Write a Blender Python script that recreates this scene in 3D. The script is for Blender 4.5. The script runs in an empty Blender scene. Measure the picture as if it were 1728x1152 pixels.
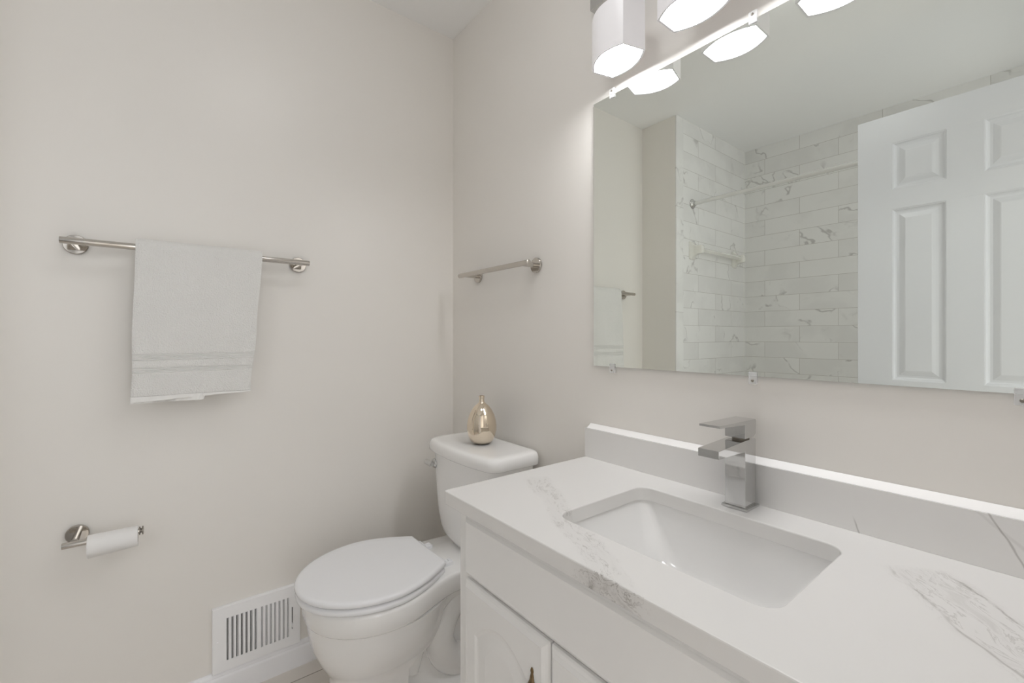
import bpy, bmesh, math, random
from mathutils import Vector, Matrix
from mathutils.geometry import tessellate_polygon
PI = math.pi
random.seed(7)
scene = bpy.context.scene
COL = scene.collection

# ------------------------------------------------------------------ camera
CAM = Vector((1.6914, -1.0049, 1.1446))
YAW = 0.6675                      # forward = (-cos, sin)
FPX = 754.32
cd = bpy.data.cameras.new('camera'); cam = bpy.data.objects.new('camera', cd); COL.objects.link(cam)
cd.sensor_fit = 'HORIZONTAL'; cd.sensor_width = 36.0
cd.lens = FPX / 1728 * 36.0
cd.shift_y = -(576 - 567.92) / 1728
cd.clip_start = 0.01; cd.clip_end = 50
cam.location = CAM
cam.rotation_euler = (PI / 2, 0, PI / 2 - YAW)
scene.camera = cam

# ------------------------------------------------------------------ world, view, light
EXPOSURE = 0.0
scene.view_settings.view_transform = 'Standard'
scene.view_settings.look = 'None'
scene.view_settings.gamma = 1.0
scene.view_settings.exposure = EXPOSURE
scene.view_settings.use_curve_mapping = False
w = bpy.data.worlds.new('world'); scene.world = w; w.use_nodes = True
bg = w.node_tree.nodes['Background']
bg.inputs['Color'].default_value = (0.97, 0.985, 1.0, 1)
bg.inputs['Strength'].default_value = 2.45
scene.cycles.use_denoising = True
scene.cycles.max_bounces = 12
scene.cycles.diffuse_bounces = 7
scene.cycles.glossy_bounces = 6
scene.cycles.sample_clamp_indirect = 6.0
scene.cycles.caustics_reflective = False
scene.cycles.caustics_refractive = False

BULB = 36.0          # radiance of the lit bulbs inside the shades
FILL_DOME = 9.0          # radiance of the added ceiling fill light
SHELL = 0.12        # radiance of the frosted glass from outside

# ------------------------------------------------------------------ node helper
class S:
    """a socket with arithmetic"""
    def __init__(s, nt, so): s.nt, s.so = nt, so
    def _m(s, op, *a):
        n = s.nt.nodes.new('ShaderNodeMath'); n.operation = op
        for i, v in enumerate((s,) + a):
            if isinstance(v, S): s.nt.links.new(v.so, n.inputs[i])
            else: n.inputs[i].default_value = v
        return S(s.nt, n.outputs[0])
    def __add__(s, o): return s._m('ADD', o)
    def __radd__(s, o): return s._m('ADD', o)
    def __sub__(s, o): return s._m('SUBTRACT', o)
    def __mul__(s, o): return s._m('MULTIPLY', o)
    def __rmul__(s, o): return s._m('MULTIPLY', o)
    def abs(s): return s._m('ABSOLUTE')
    def max(s, o): return s._m('MAXIMUM', o)
    def min(s, o): return s._m('MINIMUM', o)
    def pow(s, o): return s._m('POWER', o)
    def step(s, a, b):
        n = s.nt.nodes.new('ShaderNodeMapRange'); n.interpolation_type = 'SMOOTHSTEP'
        s.nt.links.new(s.so, n.inputs['Value'])
        n.inputs['From Min'].default_value = min(a, b); n.inputs['From Max'].default_value = max(a, b)
        n.inputs['To Min'].default_value = 0 if a < b else 1; n.inputs['To Max'].default_value = 1 if a < b else 0
        return S(s.nt, n.outputs['Result'])

def new_mat(name):
    m = bpy.data.materials.new(name); m.use_nodes = True
    return m, m.node_tree, m.node_tree.nodes['Principled BSDF']

def coords(nt, sp='Object'):
    tc = nt.nodes.new('ShaderNodeTexCoord'); x = nt.nodes.new('ShaderNodeSeparateXYZ')
    nt.links.new(tc.outputs[sp], x.inputs[0])
    return tc.outputs[sp], S(nt, x.outputs[0]), S(nt, x.outputs[1]), S(nt, x.outputs[2])

def comb(nt, x, y, z=0.0):
    n = nt.nodes.new('ShaderNodeCombineXYZ')
    for i, v in enumerate((x, y, z)):
        if isinstance(v, S): nt.links.new(v.so, n.inputs[i])
        else: n.inputs[i].default_value = v
    return n.outputs[0]

def noise(nt, vec, scale, detail=3.0, rough=0.5, dist=0.0):
    n = nt.nodes.new('ShaderNodeTexNoise')
    nt.links.new(vec, n.inputs['Vector'])
    n.inputs['Scale'].default_value = scale; n.inputs['Detail'].default_value = detail
    n.inputs['Roughness'].default_value = rough; n.inputs['Distortion'].default_value = dist
    return S(nt, n.outputs['Fac'])

def mix(nt, fac, a, b):
    n = nt.nodes.new('ShaderNodeMix'); n.data_type = 'RGBA'
    if isinstance(fac, S): nt.links.new(fac.so, n.inputs['Factor'])
    else: n.inputs['Factor'].default_value = fac
    for k, v in (('A', a), ('B', b)):
        so = [i for i in n.inputs if i.name == k and i.type == 'RGBA'][0]
        if isinstance(v, tuple): so.default_value = v + (1,) if len(v) == 3 else v
        else: nt.links.new(v, so)
    return [o for o in n.outputs if o.type == 'RGBA'][0]

def bump(nt, b, h, strength=0.3, dist=0.001):
    n = nt.nodes.new('ShaderNodeBump'); nt.links.new(h.so, n.inputs['Height'])
    n.inputs['Strength'].default_value = strength; n.inputs['Distance'].default_value = dist
    nt.links.new(n.outputs[0], b.inputs['Normal'])

def simple(name, col, rough=0.5, metal=0.0, spec=0.5, coat=0.0, nscale=None, nstr=0.1, ndist=0.0005, var=0.0):
    m, nt, b = new_mat(name)
    b.inputs['Base Color'].default_value = col + (1,)
    b.inputs['Roughness'].default_value = rough; b.inputs['Metallic'].default_value = metal
    b.inputs['Specular IOR Level'].default_value = spec
    b.inputs['Coat Weight'].default_value = coat; b.inputs['Coat Roughness'].default_value = 0.05
    vec, x, y, z = coords(nt)
    if nscale:
        bump(nt, b, noise(nt, vec, nscale, 4), nstr, ndist)
    if var:
        n = noise(nt, vec, 2.3, 2)
        nt.links.new(mix(nt, n, tuple(c * (1 - var) for c in col), tuple(min(1, c * (1 + var)) for c in col)), b.inputs['Base Color'])
    return m

WALLC = (0.838, 0.811, 0.770)
M = {}
M['wall'] = simple('wall_paint', WALLC, 0.38, spec=0.45, nscale=55, nstr=0.12, ndist=0.001)
M['ceiling'] = simple('ceiling_paint', (0.93, 0.93, 0.925), 0.7, nscale=60, nstr=0.1)
M['trim'] = simple('trim_paint', (0.90, 0.90, 0.92), 0.3)
M['door'] = simple('door_paint', (0.74, 0.75, 0.78), 0.32, nscale=70, nstr=0.08)
M['cabinet'] = simple('cabinet_paint', (0.90, 0.895, 0.885), 0.32, nscale=40, nstr=0.04)
M['porcelain'] = simple('porcelain', (0.93, 0.925, 0.915), 0.07, coat=0.5)
M['sink'] = simple('sink_porcelain', (0.83, 0.825, 0.815), 0.08, coat=0.4)
M['plastic'] = simple('seat_plastic', (0.90, 0.905, 0.925), 0.18)
M['chrome'] = simple('chrome', (0.64, 0.64, 0.635), 0.05, 1.0)
M['nickel'] = simple('polished_nickel', (0.58, 0.55, 0.51), 0.09, 1.0)
M['vase'] = simple('champagne_metal', (0.80, 0.70, 0.57), 0.07, 1.0)
M['dark'] = simple('duct_shade', (0.03, 0.03, 0.03), 0.8)  # near-black standing in for the shade inside the duct
M['register'] = simple('register_enamel', (0.94, 0.94, 0.95), 0.35)
M['paper'] = simple('tissue_paper', (0.88, 0.87, 0.86), 0.9, nscale=400, nstr=0.3)
M['core'] = simple('cardboard', (0.42, 0.33, 0.24), 0.9)
M['brass'] = simple('antique_brass', (0.22, 0.155, 0.085), 0.38, 0.9, nscale=300, nstr=0.8, ndist=0.001)
M['clip'] = simple('clear_plastic', (0.92, 0.92, 0.92), 0.1)
M['clip'].node_tree.nodes['Principled BSDF'].inputs['Alpha'].default_value = 0.42
M['screw'] = simple('screw_steel', (0.25, 0.23, 0.2), 0.35, 1.0)
M['ceramic'] = simple('glazed_ceramic', (0.86, 0.85, 0.80), 0.08, coat=0.4)
M['rod'] = simple('rod_white_steel', (0.80, 0.80, 0.78), 0.2, 0.3)
M['caulk'] = simple('caulk', (0.90, 0.89, 0.88), 0.4)

# mirror
m, nt, b = new_mat('mirror_silver'); M['mirror'] = m
b.inputs['Base Color'].default_value = (0.885, 0.915, 0.87, 1); b.inputs['Metallic'].default_value = 1; b.inputs['Roughness'].default_value = 0.0
M['glass_edge'] = simple('mirror_edge', (0.20, 0.24, 0.21), 0.2)

# towel
m, nt, b = new_mat('terry_cloth'); M['terry'] = m
b.inputs['Base Color'].default_value = (0.88, 0.87, 0.845, 1); b.inputs['Roughness'].default_value = 1.0
b.inputs['Specular IOR Level'].default_value = 0.1
vec, x, y, z = coords(nt)
def band(z, lo, hi, e=0.0008): return z.step(lo - e, lo + e) * z.step(hi + e, hi - e)
ribs = band(z, 1.079, 1.097) + band(z, 1.041, 1.058)
hem = z.step(0.981, 0.980)
loops = noise(nt, vec, 520, 2, 0.6) * (1 - 0) 
ribh = ((z * 1750.0)._m('SINE') * 0.5 + 0.5)
flat = ribs.max(hem)
inv = flat * -1 + 1
bump(nt, b, loops * inv * 0.6 + noise(nt, vec, 240, 2, 0.6) * 0.9 * inv + ribs * ribh * 0.40 + flat * 0.10, 0.95, 0.0036)

# frosted shade, bulb
m, nt, b = new_mat('frosted_glass'); M['shade'] = m
b.inputs['Base Color'].default_value = (0.88, 0.87, 0.89, 1); b.inputs['Roughness'].default_value = 0.25
b.inputs['Emission Color'].default_value = (1.0, 0.97, 0.98, 1); b.inputs['Emission Strength'].default_value = SHELL
m, nt, b = new_mat('lit_bulb'); M['bulb'] = m
b.inputs['Base Color'].default_value = (1, 1, 1, 1)
b.inputs['Emission Color'].default_value = (0.98, 0.985, 1.0, 1); b.inputs['Emission Strength'].default_value = BULB

# floor planks
m, nt, b = new_mat('floor_tile'); M['floor'] = m
vec, x, y, z = coords(nt)
br = nt.nodes.new('ShaderNodeTexBrick'); nt.links.new(comb(nt, y + 0.3, x - 0.078), br.inputs['Vector'])
br.inputs['Scale'].default_value = 1; br.inputs['Brick Width'].default_value = 0.9; br.inputs['Row Height'].default_value = 0.15
br.inputs['Mortar Size'].default_value = 0.0016; br.inputs['Mortar Smooth'].default_value = 0.1
br.inputs['Color1'].default_value = (0.76, 0.71, 0.65, 1); br.inputs['Color2'].default_value = (0.84, 0.80, 0.75, 1); br.inputs['Mortar'].default_value = (0.22, 0.18, 0.15, 1)
g = noise(nt, comb(nt, x * 14, y * 1.6), 3, 5)
nt.links.new(mix(nt, g * 0.25, br.outputs['Color'], (0.5, 0.45, 0.4)), b.inputs['Base Color'])
b.inputs['Roughness'].default_value = 0.4

# marble tile (u along the wall)
def tile_mat(name, axis, u0, z0=1.110, bw=0.4215, vertical=False):
    m, nt, b = new_mat(name)
    vec, x, y, z = coords(nt)
    u = x if axis == 'x' else y
    br = nt.nodes.new('ShaderNodeTexBrick')
    if vertical: v = comb(nt, z - u0, y + 1.5)
    else: v = comb(nt, u - u0, z - z0 + 0.1036 * 20)
    nt.links.new(v, br.inputs['Vector'])
    br.inputs['Scale'].default_value = 1; br.inputs['Brick Width'].default_value = bw
    br.inputs['Row Height'].default_value = 0.1036 if not vertical else 0.5
    br.inputs['Mortar Size'].default_value = 0.0011; br.inputs['Mortar Smooth'].default_value = 0.2
    br.offset = 0.5; br.offset_frequency = 2
    br.inputs['Color1'].default_value = (0, 0, 0, 1); br.inputs['Color2'].default_value = (1, 1, 1, 1); br.inputs['Mortar'].default_value = (0.5, 0.5, 0.5, 1)
    sp = nt.nodes.new('ShaderNodeSeparateColor'); nt.links.new(br.outputs['Color'], sp.inputs[0])
    rnd = S(nt, sp.outputs[0]); mort = S(nt, br.outputs['Fac'])
    pos = comb(nt, u + rnd * 7.3, z + rnd * 3.1, rnd * 11.0)
    n1 = noise(nt, pos, 3.2, 4, 0.5, 0.35)
    n2 = noise(nt, pos, 3.1, 2)
    n3 = noise(nt, pos, 11, 5, 0.62, 0.5)
    vein = ((n1 - 0.5).abs()).step(0.017, 0.0) * n2.step(0.50, 0.60) * n3.step(0.30, 0.55)
    cloud = n3.step(0.60, 0.82) * n2.step(0.60, 0.44) * 0.55
    soft = n1.step(0.44, 0.62) * 0.13
    f = (vein * 0.62 + cloud * 0.8 + soft).min(0.9)
    c = mix(nt, f, (0.88, 0.875, 0.86), (0.42, 0.41, 0.39))
    c = mix(nt, mort, c, (0.56, 0.54, 0.50))
    nt.links.new(c, b.inputs['Base Color'])
    b.inputs['Roughness'].default_value = 0.12
    bump(nt, b, mort * -1, 0.5, 0.001)
    return m
M['tile_back'] = tile_mat('marble_tile', 'x', 0.366)
M['tile_side'] = tile_mat('marble_tile_side', 'y', -1.62)
M['tile_edge'] = tile_mat('marble_tile_edge', 'y', 0.36, bw=0.62, vertical=True)

# quartz with a few veined bands
def quartz(name):
    m, nt, b = new_mat(name)
    vec, x, y, z = coords(nt)
    # fold z into y so that the veins run on over the front edge and up the backsplash
    yy = y - 0.0
    wob = noise(nt, comb(nt, x, yy, z), 9, 3)
    def bandmask(p0, p1, hw, ext=0.02):
        dx, dy = p1[0] - p0[0], p1[1] - p0[1]; L = math.hypot(dx, dy); dx /= L; dy /= L
        rx, ry = x - p0[0], yy - p0[1]
        across = rx * (-dy) + ry * dx + (wob - 0.5) * 0.05
        along = rx * dx + ry * dy
        mask = across.abs().step(hw, hw * 0.55) * along.step(-ext, ext) * along.step(L + ext, L - ext)
        return mask, across, along
    m1, a1, l1 = bandmask((0.855, -0.270), (1.300, -0.500), 0.036)
    m2, a2, l2 = bandmask((1.540, -0.105), (1.80, -0.44), 0.052, 0.012)
    streak = comb(nt, l1 * 1.0, a1 * 2.6, z)
    s1 = noise(nt, streak, 15, 7, 0.68, 0.5)
    s1b = noise(nt, streak, 36, 5, 0.6, 0.3)
    v1 = m1 * ((s1 - 0.5).abs().step(0.022, 0.0) * 0.42 * s1b.step(0.40, 0.58) + s1b.step(0.52, 0.78) * 0.28 + 0.07)
    streak2 = comb(nt, l2 * 0.8, a2 * 3.4, z)
    s2 = noise(nt, streak2, 16, 6, 0.62, 0.9)
    edge2 = ((a2.abs() - 0.036).abs()).step(0.0035, 0.0) * l2.step(0, 0.03) * l2.step(0.34, 0.28)
    v2 = m2 * ((s2 - 0.5).abs().step(0.03, 0.0) * 0.34 + s2.step(0.5, 0.75) * 0.22 + 0.05) + edge2 * 0.5 * noise(nt, vec, 22, 2).step(0.36, 0.56)
    # veins on the backsplash face (x against z)
    onback = y.step(-0.0235, -0.0215)
    zz = z - 0.793
    b1 = (x - 1.648 + zz * 0.42 + (wob - 0.5) * 0.06).abs().step(0.0026, 0.0004) * 0.55
    b2 = (x - 1.449 + zz * 0.4 + (wob - 0.5) * 0.02).abs().step(0.0022, 0.0004) * zz.step(0.03, 0.012) * 0.5
    b3 = (x - 1.69 + zz * 1.1 + (wob - 0.5) * 0.05).abs().step(0.006, 0.001) * 0.15
    # darker veining where the first band meets the front edge
    front = y.step(-0.490, -0.4925) * (x - 1.265).abs().step(0.085, 0.03)
    fn = noise(nt, comb(nt, x, z * 1.6, 3.0), 28, 7, 0.68, 0.6)
    f1 = front * ((fn - 0.5).abs().step(0.022, 0.0) * 0.75 + fn.step(0.52, 0.75) * 0.4 + 0.10)
    cloud = noise(nt, vec, 3.0, 3).step(0.5, 0.8) * 0.06
    f = ((v1 + v2) * (onback * -1 + 1) + (b1 + b2 + b3) * onback + f1 + cloud).min(0.95)
    nt.links.new(mix(nt, f, (0.80, 0.79, 0.775), (0.34, 0.32, 0.30)), b.inputs['Base Color'])
    b.inputs['Roughness'].default_value = 0.22
    return m
M['quartz'] = quartz('quartz')

# ------------------------------------------------------------------ mesh helpers
def link(name, bm, mat, parent=None, smooth=None, bevel=0.0, seg=3, sub=0):
    me = bpy.data.meshes.new(name)
    bmesh.ops.remove_doubles(bm, verts=bm.verts, dist=1e-6)
    bmesh.ops.recalc_face_normals(bm, faces=bm.faces)
    bm.to_mesh(me); bm.free()
    mats = mat if isinstance(mat, (list, tuple)) else [mat]
    for q in mats: me.materials.append(q)
    if smooth is not None:
        me.shade_smooth(); me.set_sharp_from_angle(angle=math.radians(smooth))
    o = bpy.data.objects.new(name, me); COL.objects.link(o)
    if parent is not None: o.parent = parent
    if bevel:
        md = o.modifiers.new('bevel', 'BEVEL'); md.width = bevel; md.segments = seg; md.limit_method = 'ANGLE'; md.angle_limit = math.radians(35)
        if smooth is None:
            me.shade_smooth()
        me.set_sharp_from_angle(angle=math.radians(180))
        md.harden_normals = True
    if sub:
        md = o.modifiers.new('sub', 'SUBSURF'); md.levels = sub; md.render_levels = sub
    return o

def box(bm, x0, x1, y0, y1, z0, z1, mi=0):
    vs = [bm.verts.new((x, y, z)) for x in (x0, x1) for y in (y0, y1) for z in (z0, z1)]
    for f in ((0, 1, 3, 2), (4, 6, 7, 5), (0, 4, 5, 1), (2, 3, 7, 6), (0, 2, 6, 4), (1, 5, 7, 3)):
        bm.faces.new([vs[i] for i in f]).material_index = mi
    return vs

def boxo(name, dims, mat, parent=None, **k):
    bm = bmesh.new(); box(bm, *dims); return link(name, bm, mat, parent, **k)

def loft(bm, rings, close=True, caps=(True, True)):
    R = [[bm.verts.new(p) for p in r] for r in rings]
    n = len(R[0])
    for a, b_ in zip(R[:-1], R[1:]):
        for i in range(n if close else n - 1):
            j = (i + 1) % n
            bm.faces.new((a[i], a[j], b_[j], b_[i]))
    if caps[0]: bm.faces.new(R[0][::-1])
    if caps[1]: bm.faces.new(R[-1])
    return R

def frame_of(d):
    d = d.normalized(); u = Vector((0, 0, 1)) if abs(d.z) < 0.9 else Vector((1, 0, 0))
    a = d.cross(u).normalized(); return a, d.cross(a).normalized()

def tube(bm, pts, r, n=24, caps=(True, True)):
    pts = [Vector(p) for p in pts]; rs = r if isinstance(r, (list, tuple)) else [r] * len(pts)
    rings = []; a = None
    for i, p in enumerate(pts):
        d = (pts[min(i + 1, len(pts) - 1)] - pts[max(i - 1, 0)])
        if d.length < 1e-9: d = pts[-1] - pts[0]
        d.normalize()
        if a is None: a, b_ = frame_of(d)
        else:
            a = (a - d * a.dot(d)).normalized(); b_ = d.cross(a)
        rings.append([p + (a * math.cos(t) + b_ * math.sin(t)) * rs[i] for t in (2 * PI * k / n for k in range(n))])
    loft(bm, rings, True, caps)

def lathe(bm, prof, origin=(0, 0, 0), axis='z', n=48, caps=(True, True)):
    o = Vector(origin); rings = []
    for r, h in prof:
        ring = []
        for k in range(n):
            t = 2 * PI * k / n; c, s_ = r * math.cos(t), r * math.sin(t)
            v = {'z': (c, s_, h), 'x': (h, c, s_), 'y': (s_, h, c)}[axis]
            ring.append(o + Vector(v))
        rings.append(ring)
    loft(bm, rings, True, caps)

def rrect(x0, x1, y0, y1, r, n=8):
    pts = []
    for cx, cy, a0 in ((x1 - r, y1 - r, 0), (x0 + r, y1 - r, PI / 2), (x0 + r, y0 + r, PI), (x1 - r, y0 + r, 1.5 * PI)):
        for k in range(n + 1):
            a = a0 + PI / 2 * k / n
            pts.append((cx + r * math.cos(a), cy + r * math.sin(a)))
    return pts

def prism(bm, outer, holes, fn, d0, d1):
    """outline with holes extruded; fn(u, v, d) -> point"""
    loops = [outer] + holes
    tris = tessellate_polygon([[Vector((p[0], p[1], 0)) for p in l] for l in loops])
    flat = [p for l in loops for p in l]
    A = [bm.verts.new(fn(p[0], p[1], d0)) for p in flat]; B = [bm.verts.new(fn(p[0], p[1], d1)) for p in flat]
    for t in tris:
        try:
            bm.faces.new([A[i] for i in t]); bm.faces.new([B[i] for i in t][::-1])
        except ValueError: pass
    k = 0
    for l in loops:
        n = len(l)
        for i in range(n):
            a, c = k + i, k + (i + 1) % n
            bm.faces.new((A[a], A[c], B[c], B[a]))
        k += n

def empty(name, label, cat, loc=(0, 0, 0), group=None):
    o = bpy.data.objects.new(name, None); COL.objects.link(o); o.location = loc; o.empty_display_size = 0.05
    tag(o, label, cat, group); return o
def tag(o, label, cat, group=None):
    o['label'] = label; o['category'] = cat
    if group: o['group'] = group
    return o
def adopt(root):
    """children were built in world space: keep them there under a moved root"""
    for c in list(root.children):
        c.matrix_parent_inverse = Matrix.Translation(root.location).inverted()
def struct(o): o['kind'] = 'structure'; return o

def off_loop(l, d):
    """offset a counter-clockwise loop inwards by d (holes: pass negative d)"""
    n = len(l); out = []
    for i in range(n):
        p, a, c = Vector(l[i]), Vector(l[i - 1]), Vector(l[(i + 1) % n])
        e1, e2 = (p - a).normalized(), (c - p).normalized()
        n1, n2 = Vector((-e1.y, e1.x)), Vector((-e2.y, e2.x))
        m_ = (n1 + n2); m_ = m_ / max(m_.dot(n1), 0.3)
        out.append(tuple(p + m_ * d))
    return out
def slab_cham(bm, outer, holes, z0, z1, c):
    """flat slab with chamfered top and bottom edges; outer and holes both counter-clockwise"""
    k1 = [[(0, z1), (c * 0.3, z1 - c * 0.3), (c, z1 - c)], [(c, z0 + c), (0, z0)]]
    prof = [(c, z1), (c * 0.3, z1 - c * 0.3), (0, z1 - c), (0, z0 + c * 0.5), (c * 0.5, z0)]
    ends = []
    for li, l in enumerate([outer] + holes):
        sg = 1 if li == 0 else -1
        rings = [[(p[0], p[1], z) for p in off_loop(l, sg * d)] for d, z in prof]
        R = loft(bm, rings, True, (False, False)); ends.append((R[0], R[-1]))
    for e in (0, 1):
        loops = [en[e] for en in ends]
        tr = tessellate_polygon([[Vector((v.co.x, v.co.y, 0)) for v in l] for l in loops])
        fl = [v for l in loops for v in l]
        for t in tr:
            try: bm.faces.new([fl[i] for i in t])
            except ValueError: pass

# ------------------------------------------------------------------ the room
XR, YJ, XJ, YT, H = 1.77, -1.378, 0.235, -2.244, 2.44
struct(boxo('floor', (-0.12, 1.9, -2.36, 0.12, -0.06, 0), M['floor']))
struct(boxo('ceiling', (-0.12, 1.89, -2.4, 0.12, H, H + 0.06), M['ceiling']))
struct(boxo('wall_back', (-0.12, 1.9, 0, 0.12, 0, H), M['wall']))
struct(boxo('wall_left', (-0.12, 0, YJ, 0, 0, H), M['wall']))
struct(boxo('wall_alcove_corner', (-0.12, XJ - 0.008, YT - 0.12, YJ, 0, H), M['wall']))
# tiled walls of the alcove
bm = bmesh.new(); box(bm, XJ - 0.008, XJ, YT, YJ - 0.075, 0, H, 0); box(bm, XJ - 0.008, XJ, YJ - 0.075, YJ + 0.001, 0, H, 1)
struct(link('wall_alcove_left', bm, [M['tile_side'], M['tile_edge']]))
struct(boxo('wall_alcove_back', (XJ - 0.01, XR + 0.12, YT - 0.12, YT, 0, H), M['tile_back']))
bm = bmesh.new()
prism(bm, [(YT, 0), (YJ, 0), (YJ, H), (YT, H)], [[(-2.20, 1.15), (-1.42, 1.15), (-1.42, 2.12), (-2.20, 2.12)]], lambda u, v, d: (d, u, v), XR - 0.008, XR)
struct(link('wall_alcove_right', bm, M['tile_side']))
# right wall with the doorway
DY0, DY1, DH = -1.335, -0.66, 2.045
bm = bmesh.new()
prism(bm, [(YT, 0), (DY0, 0), (DY0, DH), (DY1, DH), (DY1, 0), (0, 0), (0, H), (YT, H)], [[(-2.20, 1.15), (-1.42, 1.15), (-1.42, 2.12), (-2.20, 2.12)]], lambda u, v, d: (d, u, v), XR, XR + 0.12)
struct(link('wall_right', bm, M['wall']))
# door casing
def casing(x0, x1, nm):
    bm = bmesh.new(); c = 0.057
    prism(bm, [(DY0 - c if x0 > XR else DY0 - 0.030, 0), (DY0, 0), (DY0, DH), (DY1, DH), (DY1, 0), (DY1 + c, 0), (DY1 + c, DH + c), (DY0 - c if x0 > XR else DY0 - 0.030, DH + c)], [], lambda u, v, d: (d, u, v), x0, x1)
    struct(link(nm, bm, M['trim'], bevel=0.003))
casing(XR - 0.014, XR - 0.0005, 'trim_1'); casing(XR + 0.1205, XR + 0.134, 'trim_2')
# room beyond the doorway; its wide window is added to let in fill light
struct(boxo('floor_hall', (1.9, 3.3, -1.39, 0.9, -0.06, 0), M['floor']))
struct(boxo('ceiling_hall', (1.9, 3.3, -1.39, 0.9, H, H + 0.06), M['ceiling']))
struct(boxo('wall_hall_end', (1.9, 3.3, -1.39, -1.345, 0, H), M['wall']))
struct(boxo('wall_hall_start', (1.9, 3.3, 0.8, 0.9, 0, H), M['wall']))
bm = bmesh.new()
prism(bm, [(-1.39, 0), (0.9, 0), (0.9, H), (-1.39, H)], [[(-1.25, 0.03), (0.4, 0.03), (0.4, 2.25), (-1.25, 2.25)]], lambda u, v, d: (d, u, v), 3.2, 3.3)
struct(link('wall_hall', bm, M['wall']))
bm = bmesh.new()
prism(bm, [(-1.25, 0.03), (0.4, 0.03), (0.4, 2.25), (-1.25, 2.25)], [[(-1.21 + k * 0.80, 0.07), (-0.45 + k * 0.80, 0.07), (-0.45 + k * 0.80, 2.20), (-1.21 + k * 0.80, 2.20)] for k in range(2)], lambda u, v, d: (d, u, v), 3.22, 3.27)
struct(link('fill_window_1', bm, M['trim']))
bm = bmesh.new()
prism(bm, [(-2.20, 1.15), (-1.42, 1.15), (-1.42, 2.12), (-2.20, 2.12)], [[(-2.165, 1.185), (-1.455, 1.185), (-1.455, 1.62), (-2.165, 1.62)], [(-2.165, 1.65), (-1.455, 1.65), (-1.455, 2.085), (-2.165, 2.085)]], lambda u, v, d: (d, u, v), XR + 0.03, XR + 0.07)
struct(link('fill_window_2', bm, M['trim']))  # unseen window added to brighten the alcove and its ceiling

# baseboards
def baseboard(nm, a, b_, fixed, axis, sgn, mat):
    prof = [(0, 0), (0.014, 0), (0.014, 0.062), (0.0125, 0.066), (0.010, 0.069), (0.0105, 0.074), (0.008, 0.079), (0.004, 0.083), (0, 0.0835)]
    bm = bmesh.new()
    R = []
    for t in (a, b_):
        R.append([((fixed + sgn * p[0], t, p[1]) if axis == 'y' else (t, fixed + sgn * p[0], p[1])) for p in prof])
    loft(bm, R); struct(link(nm, bm, mat, smooth=40))
baseboard('baseboard_left', YJ, 0, 0, 'y', 1, M['trim'])
baseboard('baseboard_back', 0.0145, 0.80, 0, 'x', -1, M['trim'])

# ------------------------------------------------------------------ six panel door standing open
def panel_ring(x0, x1, z0, z1): return [(x0, z0), (x1, z0), (x1, z1), (x0, z1)]
bmd = bmesh.new()
DX0, DX1, DYF = 1.118, 1.752, -1.300          # front face (towards the mirror) at y = DYF
cols = [(1.230, 1.386), (1.484, 1.640)]; rows = [(0.235, 0.80), (0.972, 1.650), (1.730, 1.915)]
holes = [panel_ring(a, b_, c, d) for a, b_ in cols for c, d in rows]
prism(bmd, panel_ring(DX0, DX1, 0.012, 2.030), holes, lambda u, v, d: (u, d, v), DYF, DYF - 0.035)
door = struct(link('door_1', bmd, M['door'], bevel=0.0015, seg=2))
for (a, b_) in cols:
    for (c, d) in rows:
        bm = bmesh.new()
        for s_ in (1, -1):       # both faces of the leaf
            yf = DYF if s_ == 1 else DYF - 0.035
            def ring(ins, dep): return [(a + ins, yf - s_ * dep, c + ins), (b_ - ins, yf - s_ * dep, c + ins), (b_ - ins, yf - s_ * dep, d - ins), (a + ins, yf - s_ * dep, d - ins)]
            loft(bm, [ring(0, 0.0005), ring(0.004, 0.002), ring(0.008, 0.0075), ring(0.013, 0.0095), ring(0.020, 0.0095), ring(0.036, 0.0035), ring(0.040, 0.0025)], True, (False, True))
        link('door_panel', bm, M['door'], door)
bm = bmesh.new()
for s_ in (1, -1):
    yf = DYF if s_ == 1 else DYF - 0.035
    lathe(bm, [(0.001, yf), (0.032, yf), (0.030, yf + s_ * 0.006), (0.013, yf + s_ * 0.010), (0.012, yf + s_ * 0.030), (0.022, yf + s_ * 0.038), (0.027, yf + s_ * 0.050), (0.022, yf + s_ * 0.062), (0.008, yf + s_ * 0.066)], (1.182, 0, 0.895), 'y', 32)
k_ = link('door_knob', bm, M['nickel'], door, smooth=40)

# ------------------------------------------------------------------ mirror
bm = bmesh.new(); box(bm, 0.8105, 1.710, -0.006, -0.0005, 1.060, 1.8245, 1)
bm.faces.ensure_lookup_table()
for f in bm.faces:
    if abs(sum(v.co.y for v in f.verts) / 4 + 0.006) < 1e-5: f.material_index = 0
mir = link('mirror', bm, [M['mirror'], M['glass_edge']])
tag(mir, 'large frameless wall mirror held by clear clips above the vanity backsplash', 'mirror')
for cx in (0.880, 1.259, 1.640):
    for top in (0, 1):
        bm = bmesh.new(); s_ = 1 if top else -1; ze = 1.8245 if top else 1.060
        box(bm, cx - 0.0085, cx + 0.0085, -0.0095, -0.0062, min(ze - s_ * 0.009, ze), max(ze - s_ * 0.009, ze))
        za, zb = ze + s_ * 0.0003, ze + s_ * 0.017
        box(bm, cx - 0.0085, cx + 0.0085, -0.0095, -0.0002, min(za, zb), max(za, zb))
        c = link('mirror_clip', bm, M['clip'], mir, bevel=0.001, seg=2)
        bm = bmesh.new(); lathe(bm, [(0.0005, -0.0118), (0.0022, -0.0115), (0.0030, -0.0096)], (cx, 0, ze + s_ * 0.0095), 'y', 20)
        link('screw', bm, M['screw'], c, smooth=60)

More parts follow.
